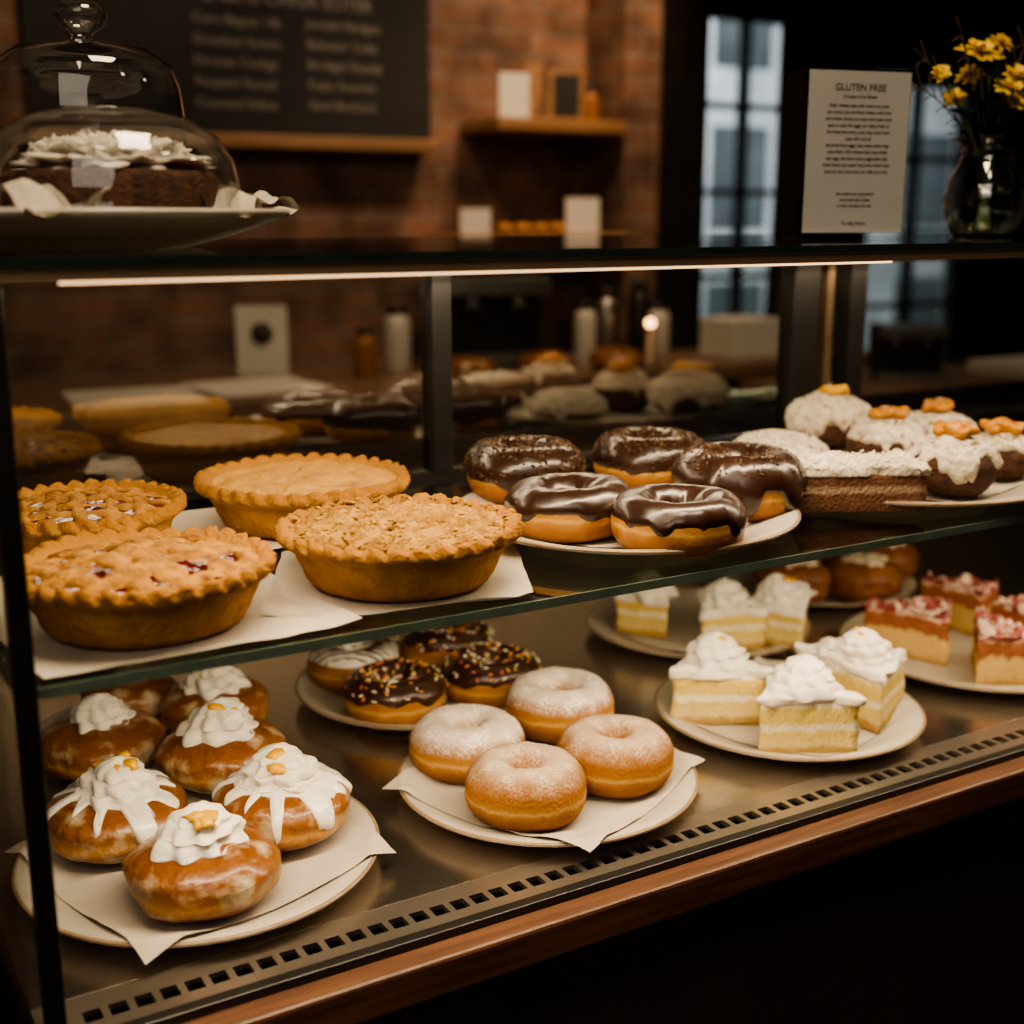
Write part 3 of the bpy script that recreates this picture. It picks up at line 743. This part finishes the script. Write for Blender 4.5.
# ------------------------------------------------------------------ on top of the case
px_,py_=.204,1.022
pl=thing('serving_platter','cream ceramic platter with wide rim under the glass domes','platter',(px_,py_,TOP))
R=.178
lathe('platter_body',[(0,0),(.55*R,0),(.60*R,.002),(.75*R,.009),(.97*R,.022),(R,.0250),(R,.0275),(.975*R,.0285),(.955*R,.026),(.94*R,.0205),(0,.0195)],M['plate'],pl,80)
paper('crumpled parchment on the platter',px_+.015,py_-.01,TOP+.0195,.235,.235,.3,seed=5,amp=.008)
for (cx,cy_,w_,rot,sd_) in ((.340,.975,.062,.4,3),(.175,.868,.055,.2,8),(.30,.898,.045,1.0,15)):
    n=20; vs=[];fs=[]
    for i in range(n+1):
        for j in range(n+1):
            u=(i/n-.5)*w_; v=(j/n-.5)*w_*.8
            h=.001+.028*max(0,nz(u*32+sd_,v*32,sd_)+.35)+.004*abs(nz(u*90,v*90,sd_))
            vs.append((u*math.cos(rot)-v*math.sin(rot),u*math.sin(rot)+v*math.cos(rot),h))
    for i in range(n):
        for j in range(n):
            a=i*(n+1)+j; fs.append((a,a+n+1,a+n+2,a+1))
    o=mk('crumpled_tissue',vs,fs,M['paper'],None,False,loc=(cx,cy_,TOP+.0215)); meta(o,'crumpled piece of white tissue paper on the platter','tissue paper','crumpled tissue on the platter')
for (cx,cy_,r,h,lab,knob) in ((.230,.944,.091,.082,'low rounded glass dome over a cream topped cake',False),(.255,1.108,.078,.140,'tall glass dome with a round knob',True)):
    zz=TOP+.0215
    d=thing('glass_dome',lab,'glass dome',(cx,cy_,zz),group='glass domes on the counter')
    if knob: prof=[(r,0),(r,.05),(r*.99,.08),(r*.96,.103),(r*.88,.120),(r*.70,.131),(r*.35,.137),(.012,.139)]
    else: prof=[(r*1.02,0),(r,.008),(r*.985,.022),(r*.94,.040),(r*.83,.056),(r*.62,.068),(r*.34,.074),(.012,.076)]
    pr=[]
    for i in range(len(prof)-1):
        for k in range(3):
            u=k/3; pr.append((prof[i][0]*(1-u)+prof[i+1][0]*u,prof[i][1]*(1-u)+prof[i+1][1]*u))
    pr.append(prof[-1])
    vs,fs=lathe_data(pr,72); fs=fs[:-2]
    o=mk('dome_shell',vs,fs,M['dome'],d)
    if knob:
        h0=.139
        lathe('dome_knob',[(.010,h0-.001),(.008,h0+.003),(.010,h0+.006),(.017,h0+.010),(.021,h0+.018),(.018,h0+.026),(.010,h0+.030),(0,h0+.031)],M['dome'],d,32)
    lathe('dome_lip',[(r*1.0,0.0),(r*1.035,.001),(r*1.04,.003),(r*1.0,.0045)],M['ceramic'],d,72)
    c=thing('chocolate_cake','round chocolate cake topped with white cream and coconut','cake',(cx,cy_,zz+.001),group='cakes under glass')
    rc=r*.80
    lathe('sponge',[(0,0),(rc,0),(rc*1.01,.004),(rc,.026),(rc*.96,.031),(0,.032)],M['choc_sponge'],c,60,lambda i,t,q,zq:(q*(1+.02*nz(math.cos(t)*4,math.sin(t)*4,zq*60))*math.cos(t),q*(1+.02*nz(math.cos(t)*4,math.sin(t)*4,zq*60))*math.sin(t),zq))
    blob('cream_topping',c,rc*.66,M['cream'],(0,0,.036),cx*9,1,1,.30,.7,5,3.2,.35,9)
    flakes(c,300,rc*.75,lambda X,Y:.036+.018*(1-(math.hypot(X,Y)/rc)**2),int(cx*100),.010,.0008)

# sign
sg=thing('sign_holder','clear acrylic stand holding a printed white notice','sign',(.999,.995,TOP),math.radians(-14))
vs=[];fs=[]; boxdata(-.062,.062,-.018,.03,0,.003,vs,fs); mk('acrylic_base',vs,fs,M['dome'],sg,False)
vs=[];fs=[]; boxdata(-.0615,.0615,-.0025,.0025,.003,.169,vs,fs); mk('acrylic_panel',vs,fs,M['glass'],sg,False)
vs=[];fs=[]; boxdata(-.0585,.0585,-.0036,-.0028,.006,.166,vs,fs); mk('notice_paper',vs,fs,M['notice'],sg,False)
rr=(pi/2,0,0)
text('notice_heading','GLUTEN FREE',.0095,M['ink'],sg,(0,-.0039,.147),rr)
text('notice_subheading','A Notice to our Guests',.0040,M['ink'],sg,(0,-.0039,.140),rr)
random.seed(3)
def fake(lo=24,hi=34):
    w=['the','of','our','and','case','bake','free','with','from','made','day','milk','nuts','may','all','are','in','wheat','fresh','every','oven','eggs']
    s=''; k=random.randint(lo,hi)
    while len(s)<k: s+=random.choice(w)+' '
    return s.strip()
zz=.131
for i in range(11):
    text('notice_text',fake(34,40) if i!=5 else fake(12,18),.0046,M['ink'],sg,(0,-.0039,zz),rr); zz-=.0065
zz=.044
for i in range(3):
    text('notice_text',fake(20,28),.0042,M['ink'],sg,(0,-.0039,zz),rr); zz-=.006
text('notice_signature','To Allp Sthare',.0048,M['ink'],sg,(0,-.0039,.014),rr)

# vase + flowers
vx,vy=1.232,1.02
v=thing('glass_vase','small clear glass vase holding yellow flowers','vase',(vx,vy,TOP))
pr=[(.030,0),(.036,.004),(.043,.020),(.046,.040),(.042,.062),(.032,.080),(.028,.092),(.033,.104),(.038,.110)]
vs,fs=lathe_data(pr,48); fs=fs[:-1]
mk('vase_body',vs,fs,M['vase'],v)
M['water']=glassmat('water',(.93,.95,.88),.05,.6,pw=3)
lathe('vase_water',[(0,.006),(.034,.006),(.0405,.022),(.0435,.040),(.040,.058),(0,.058)],M['water'],v,40)
def tube(pts,r,seg=6,vs=None,fs=None):
    n=len(pts); b0=len(vs)
    for i,pnt in enumerate(pts):
        d=(pts[min(i+1,n-1)]-pts[max(i-1,0)]).normalized()
        u=d.cross(Vector((.3,.9,.1))).normalized(); w=d.cross(u)
        rr_=r*(1-.4*i/n)
        for k in range(seg):
            a=2*pi*k/seg; vs.append(pnt+(u*math.cos(a)+w*math.sin(a))*rr_)
    for i in range(n-1):
        for k in range(seg):
            q=(k+1)%seg; fs.append((b0+i*seg+k,b0+i*seg+q,b0+(i+1)*seg+q,b0+(i+1)*seg+k))
heads=[(-.036,-.005,.200,.024),(.030,-.01,.176,.023),(-.002,-.02,.160,.021),(.050,.01,.150,.022),(-.052,.01,.150,.015),(.012,.02,.200,.019),(.058,-.02,.20,.022),(-.085,0,.175,.012),(-.018,.02,.178,.018),(.03,.02,.215,.018),(.018,-.02,.145,.018)]
for i,(hx,hy,hz,hr) in enumerate(heads):
    fl=thing('yellow_flower','yellow daisy-like bloom on a green stem in the vase','flower',(vx,vy,TOP+.008),group='yellow flowers in the vase')
    vs=[];fs=[]
    p0=Vector((hx*-.15,hy*-.15,0.0)); p1=Vector((hx*.12,hy*.12,.10)); p2=Vector((hx,hy,hz-.008))
    tube([((1-t)**2)*p0+2*t*(1-t)*p1+t*t*p2 for t in [k/10 for k in range(11)]],.0016,6,vs,fs)
    mk('stem',vs,fs,M['green'],fl)
    vs=[];fs=[]; rdf=random.Random(i)
    ax=Vector((hx*5-.15+rdf.uniform(-.3,.3),hy*4-.45+rdf.uniform(-.3,.2),.7)).normalized(); q=Vector((0,0,1)).rotation_difference(ax)
    for lay,(cnt,el,rl) in enumerate(((11,.05,1),(10,.5,.85),(7,.95,.6))):
        for k in range(cnt):
            a=2*pi*k/cnt+lay*.3+rdf.uniform(-.15,.15); el_=el+rdf.uniform(-.2,.2); rl_=rl*rdf.uniform(.8,1.12)
            d=Vector((math.cos(a)*math.cos(el_),math.sin(a)*math.cos(el_),math.sin(el_))); s=Vector((-math.sin(a),math.cos(a),0))
            b0=len(vs)
            for t,w in ((.1,.05),(.5,.17),(.85,.15),(1,.03)):
                c=d*hr*rl_*t+Vector((0,0,-.12*hr*t*t))
                vs.append(p2+q@(c-s*hr*w)); vs.append(p2+q@(c+s*hr*w))
            for m_ in range(3): fs.append((b0+2*m_,b0+2*m_+1,b0+2*m_+3,b0+2*m_+2))
    mk('bloom',vs,fs,M['yellow'],fl)
    for k in range(4):
        vs=[];fs=[]
        t=.42+.14*k; c=((1-t)**2)*p0+2*t*(1-t)*p1+t*t*p2; a=i*1.7+k*2.1
        d=Vector((math.cos(a),math.sin(a),.35)); s=Vector((-math.sin(a),math.cos(a),0)); b0=0
        for tt,w in ((0,.1),(.35,.26),(.7,.2),(1,.02)):
            cc=c+d*.042*tt+Vector((0,0,-.01*tt*tt)); vs.append(cc-s*.042*w); vs.append(cc+s*.042*w)
        for m_ in range(3): fs.append((b0+2*m_,b0+2*m_+1,b0+2*m_+3,b0+2*m_+2))
        mk('leaf',vs,fs,M['green'],fl)
for i,(hx,hy,hz) in enumerate(((-.13,0,.185),(-.115,.02,.155),(-.09,-.02,.215),(.08,.02,.22))):
    vs=[];fs=[]
    p0=Vector((0,0,.0)); p1=Vector((hx*.1,hy*.1,.12)); p2=Vector((hx,hy,hz))
    P=[((1-t)**2)*p0+2*t*(1-t)*p1+t*t*p2 for t in [k/10 for k in range(11)]]
    tube(P,.0011,5,vs,fs)
    for k in (6,7,8,9):
        tube([P[k],P[k]+Vector((-.006,.002,.013)),P[k]+Vector((-.010,.004,.024))],.0008,5,vs,fs)
        tube([P[k],P[k]+Vector((-.010,-.002,.002)),P[k]+Vector((-.018,0,-.004))],.0008,5,vs,fs)
    o=mk('dry_twig',vs,fs,M['twig'],None,loc=(vx,vy,TOP+.012)); meta(o,'thin dry branching twig in the vase','twig','twigs in the vase')

# ------------------------------------------------------------------ room
def st(o): o['kind']='structure'; return o
st(box('floor',-1.6,8,-1.6,5.3,-.05,0,M['floor']))
st(box('ceiling',-1.6,8,-1.6,5.3,3.0,3.05,M['plaster']))
st(box('wall_back',-1.6,2.40,3.3,3.4,0,3,M['brick']))
st(box('wall_return',2.40,2.48,3.4,5.2,0,3,M['plaster']))
st(box('wall_left',-1.7,-1.6,-1.6,3.4,0,3,M['plaster']))
st(box('wall_front',-1.6,8,-1.7,-1.6,0,3,M['plaster']))
st(box('wall_right',8,8.1,-1.6,5.3,0,3,M['plaster']))
wins=[(4.08,4.80,.62,2.30),(5.28,6.10,.45,2.05)]
vs=[];fs=[]
def wb(x0,x1,z0_,z1_): boxdata(x0-5,x1-5,0,.1,z0_,z1_,vs,fs)
wb(2.4,4.08,0,3); wb(4.80,5.28,0,3); wb(6.10,8,0,3)
for a,b_,c,d in wins: wb(a,b_,0,c); wb(a,b_,d,3)
st(mk('wall_far',vs,fs,M['plaster'],None,False,loc=(5,5.2,0)))
M['winglass']=glassmat('window_glass',(.9,.93,.95),.03,.4)
for i,(a,b_,c,d) in enumerate(wins):
    w=bpy.data.objects.new('window_%d'%(i+1),None); w.location=((a+b_)/2,5.2,c); COL.objects.link(w); w['kind']='structure'
    vs=[];fs=[]; hw=(b_-a)/2; hh=d-c
    for x0,x1 in ((-hw,-hw+.05),(hw-.05,hw),(-.015,.015)): boxdata(x0,x1,-.02,.05,0,hh,vs,fs)
    nr=4
    for k in range(nr+1): boxdata(-hw,hw,-.015,.045,max(0,k*hh/nr-.015),min(hh,k*hh/nr+.015),vs,fs)
    mk('window_frame',vs,fs,M['black'],w,False)
    vs=[];fs=[]; boxdata(-hw,hw,.02,.026,0,hh,vs,fs); mk('window_glass',vs,fs,M['winglass'],w,False)
M['outside']=pm('outside_facade',(.30,.33,.33),(.62,.64,.62),1.2,.9)
M['facade_glass']=pm('facade_window_dark',(.05,.06,.065),(.12,.14,.14),2,.4)
fb=thing('building_facade','pale building facade with dark windows across the street','building',(7.2,9.0,-1))
vs=[];fs=[]; boxdata(-5,5,0,.3,0,6,vs,fs); mk('facade_wall',vs,fs,M['outside'],fb,False)
for i in range(8):
    for j in range(3):
        x0=-4.6+1.18*i; zz=.9+1.35*j
        vs=[];fs=[]; boxdata(x0,x0+.62,-.03,0,zz,zz+.85,vs,fs); mk('facade_window',vs,fs,M['facade_glass'],fb,False)
# columns
st(box('trim_1',2.335,2.52,3.12,3.30,0,3,M['black']))
st(box('trim_2',2.205,2.33,3.10,3.30,0,3,M['brick']))
st(box('trim_3',3.33,3.66,3.60,3.72,0,3,M['black']))
vs=[];fs=[]
for i in range(31):
    x_=-.09+.16*i/30; y_=.02*math.sin(i*1.1)
    vs.append((x_,y_,0.02)); vs.append((x_*.6+.04,y_,1.85))
for i in range(30): fs.append((2*i,2*i+2,2*i+3,2*i+1))
o=mk('curtain',vs,fs,M['curtain'],None,loc=(3.23,3.56,0)); meta(o,'dark brown hanging curtain beside the column','curtain')

# chalkboard
cb=thing('chalkboard','large black menu chalkboard with wooden ledge','chalkboard',(1.15,3.3,1.50))
box('board',.62,1.675,3.275,3.298,1.555,2.45,M['slate'],cb)
box('wooden_ledge',.60,1.66,3.20,3.298,1.515,1.548,M['wood2'],cb,.004)
rr=(pi/2,0,0)
def chalk(s,size,x,z): text('chalk_writing',s,size,M['chalk'],cb,(x-1.15,-.027,z-1.50),rr,1.0,'LEFT')
chalk('ONSITE CAKER EOTER',.046,1.04,1.868)
for i,s in enumerate(['Corn Bagcat 14b','Grusdcat Suntto','Dirunas Codtge','Foupaiel Roced','Coutosd Sidtue']): chalk(s,.034,1.02,1.814-.050*i)
for i,s in enumerate(['Jomdel Nedges','Bolcetar Cube','Brodget Stuedy','Fadat Sourcet','Sand Beuttom']): chalk(s,.034,1.32,1.819-.050*i)
# wall shelves
s1=box('wall_shelf',1.78,2.20,3.08,3.3,1.572,1.606,M['wood2'],None,.004); meta(s1,'oak wall shelf on the brick wall','shelf','oak wall shelves')
s2=box('wall_shelf',1.66,2.20,3.05,3.3,1.265,1.297,M['wood2'],None,.004); meta(s2,'low oak wall shelf above the work counter','shelf','oak wall shelves')
def card(x,y,z,w,h,label,frame=None,pic='slate',rz=-.25):
    e=thing('picture_frame' if frame else 'menu_card',label,'picture frame' if frame else 'card',(x,y,z),rz)
    vs=[];fs=[]; boxdata(-w/2,w/2,0,.012,0,h,vs,fs)
    mk('card_body' if not frame else 'frame_body',vs,fs,M[frame] if frame else M['white'],e,False)
    if frame:
        vs=[];fs=[]; t=w*.14; boxdata(-w/2+t,w/2-t,-.003,0,t,h-t,vs,fs); mk('frame_picture',vs,fs,M[pic],e,False)
    return e
card(1.865,3.14,1.606,.085,.120,'small white card standing on the oak shelf')
card(1.975,3.22,1.606,.05,.155,'narrow wooden frame standing on the oak shelf','wood2','wood2')
card(2.04,3.15,1.606,.105,.140,'wood framed dark picture on the oak shelf','wood2')
card(1.73,3.12,1.297,.085,.07,'small white card on the low shelf')
card(2.08,3.12,1.297,.10,.10,'white card standing on the low shelf')
def jar(x,y,z,r,h,mat,label,name='jar',lid='black'):
    e=thing(name,label,name.replace('_',' '),(x,y,z))
    lathe('jar_body',[(0,0),(r*.94,0),(r,.006),(r,h*.7),(r*.9,h*.82),(r*.7,h*.88),(0,h*.88)],M[mat],e,32)
    lathe('jar_lid',[(0,h*.88),(r*.75,h*.88),(r*.75,h),(r*.6,h*1.01),(0,h*1.01)],M[lid],e,32)
jar(2.135,3.17,1.606,.024,.09,'amber','small amber jar with dark lid on the shelf')
g='pastries on the low shelf'
for k in range(4):
    e=thing('bread_roll','small brown roll on the low shelf','bread roll',(1.82+.058*k,3.12,1.297),group=g); bun(e,.028,.016,M['bun'],k*1.3)
# back counter
bc=thing('work_counter','dark wooden work counter along the brick wall','counter',(1.2,3.0,0))
box('worktop',-.4,2.9,2.70,3.09,.91,.95,M['counter'],bc,.004)
box('worktop_splash',-.4,2.20,3.09,3.295,.91,.95,M['counter'],bc)
box('counter_base',-.35,2.85,2.75,3.08,0,.91,M['dark'],bc)
for i,(a,b_) in enumerate(((.72,2.90),(1.02,2.93))):
    o=box('paper_sheet',a-.14,a+.14,b_-.15,b_+.13,.951,.954,M['white']); meta(o,'white paper sheet lying on the work counter','paper','paper sheets on the work counter')
    o.rotation_euler=(0,0,-.1+.15*i)
e=card(1.12,3.15,.95,.13,.175,'white card stand with a dark round emblem',rz=-.4)
lathe('emblem',[(0,0),(.028,0),(.028,.003),(0,.003)],M['ink'],e,28,loc=(0,-.001,.105),rot=(pi/2,0,0))
def espresso(x,y,z,rz,label,s=1):
    e=thing('espresso_machine',label,'coffee machine',(x,y,z),rz); e.scale=(s,s,s)
    for nm,b in (('machine_body',(-.18,.18,-.05,.16,.03,.26)),('machine_top',(-.18,.18,-.15,.16,.24,.30)),('drip_tray',(-.18,.18,-.16,-.05,.0,.05))):
        vs=[];fs=[]; boxdata(*b,vs,fs); o=mk(nm,vs,fs,M['steel'] if nm!='machine_body' else M['black'],e,False); md=o.modifiers.new('b','BEVEL'); md.width=.01; md.segments=2
    for k in (-.08,.08):
        lathe('group_head',[(0,0),(.026,0),(.028,.03),(.026,.05),(0,.05)],M['steel'],e,24,loc=(k,-.09,.19))
        vs=[];fs=[]; boxdata(k-.01,k+.01,-.22,-.09,.19,.208,vs,fs); mk('portafilter_handle',vs,fs,M['black'],e,False)
    return e
espresso(1.72,3.04,.95,-.2,'steel and black espresso machine on the work counter',.8)
jar(1.96,2.92,.95,.03,.17,'ceramic','slim white ceramic bottle on the work counter','bottle')
jar(2.05,2.95,.95,.036,.20,'steel','steel canister on the work counter','canister')
jar(2.14,2.92,.95,.03,.22,'black','tall black bottle on the work counter','bottle')
jar(2.26,3.0,.95,.04,.15,'ceramic','white ceramic jar on the work counter')
jar(1.44,3.02,.95,.035,.17,'ceramic','pale ceramic canister on the work counter')
jar(1.33,2.98,.95,.03,.12,'amber','amber glass jar on the work counter')
b=box('cardboard_box',2.38,2.56,2.80,2.95,.95,1.06,M['white'],None,.004); meta(b,'pale bakery box on the work counter','box')
g='loaves on the work counter'
for k in range(3):
    e=thing('bread_loaf','round brown loaf on the work counter','bread',(1.52+.22*k,2.775,.95),k,group=g); bun(e,.07,.03,M['bun'],k*1.7,'loaf')
e=thing('candle_lantern','small lit lantern glowing on the work counter','lantern',(2.06,2.76,.95))
lathe('lantern_base',[(0,0),(.03,0),(.03,.012),(.018,.02),(.010,.11),(0,.11)],M['bronze'],e,24)
lathe('lantern_bulb',[(0,.11),(.009,.112),(.012,.12),(.008,.128),(0,.130)],emit('bulb_glow',(1,.5,.18),14),e,20)
tb=thing('side_table','dark side table behind the display case','table',(2.75,2.45,0))
box('table_top',2.30,3.6,2.15,2.68,.87,.91,M['counter'],tb,.004)
for a,b_ in ((2.35,2.2),(3.52,2.2),(2.35,2.6),(3.52,2.6)): box('table_leg',a-.025,a+.025,b_-.025,b_+.025,0,.87,M['dark'],tb)
espresso(2.70,2.45,.91,-.6,'dark espresso machine on the side table',.5)
b=box('paper_tray',3.0,3.30,2.25,2.5,.91,.945,M['white'],None,.004); meta(b,'white tray on the side table','tray')

def spot(name,loc,tgt,e,c,ang=70,bl=.6,r=.05):
    l=bpy.data.lights.new(name,'SPOT'); l.energy=e; l.color=c; l.spot_size=math.radians(ang); l.spot_blend=bl; l.shadow_soft_size=r
    o=bpy.data.objects.new(name,l); o.location=loc; d=Vector(tgt)-Vector(loc); o.rotation_euler=d.to_track_quat('-Z','Y').to_euler(); COL.objects.link(o)
spot('brick_spot',(2.05,2.75,2.6),(2.10,3.3,1.6),60,(1,.64,.36),62,.9)
spot('brick_spot',(1.0,2.3,2.8),(1.1,3.2,1.0),50,(1,.70,.46),80)
spot('counter_spot',(1.9,2.4,2.8),(1.9,3.0,1.0),60,(1,.72,.48),75)
spot('side_spot',(2.9,1.9,2.8),(2.8,2.45,.9),36,(1,.74,.52),65)
area('facade_fill',(5.0,6.4,4.2),(math.radians(55),0,math.radians(0)),5,2,520,(.97,.98,1))  # added area lamp brightening the facade behind the windows
area('soft_front',(-.6,-.6,2.3),(math.radians(48),0,math.radians(-35)),1.2,1.0,12,(1,.85,.68))
wd=bpy.data.worlds.new('World'); sc.world=wd; wd.use_nodes=True
bg=wd.node_tree.nodes['Background']; bg.inputs[0].default_value=(.60,.64,.66,1); bg.inputs[1].default_value=.55

# ------------------------------------------------------------------ camera
cam=bpy.data.cameras.new('camera'); co=bpy.data.objects.new('camera',cam); COL.objects.link(co)
co.location=(0,0,1.35); co.rotation_euler=(math.radians(90-13.1),0,math.radians(-30.6))
cam.sensor_width=36; cam.lens=44.9; cam.clip_start=.02
cam.dof.use_dof=True; cam.dof.focus_distance=1.07; cam.dof.aperture_fstop=3.4
sc.camera=co
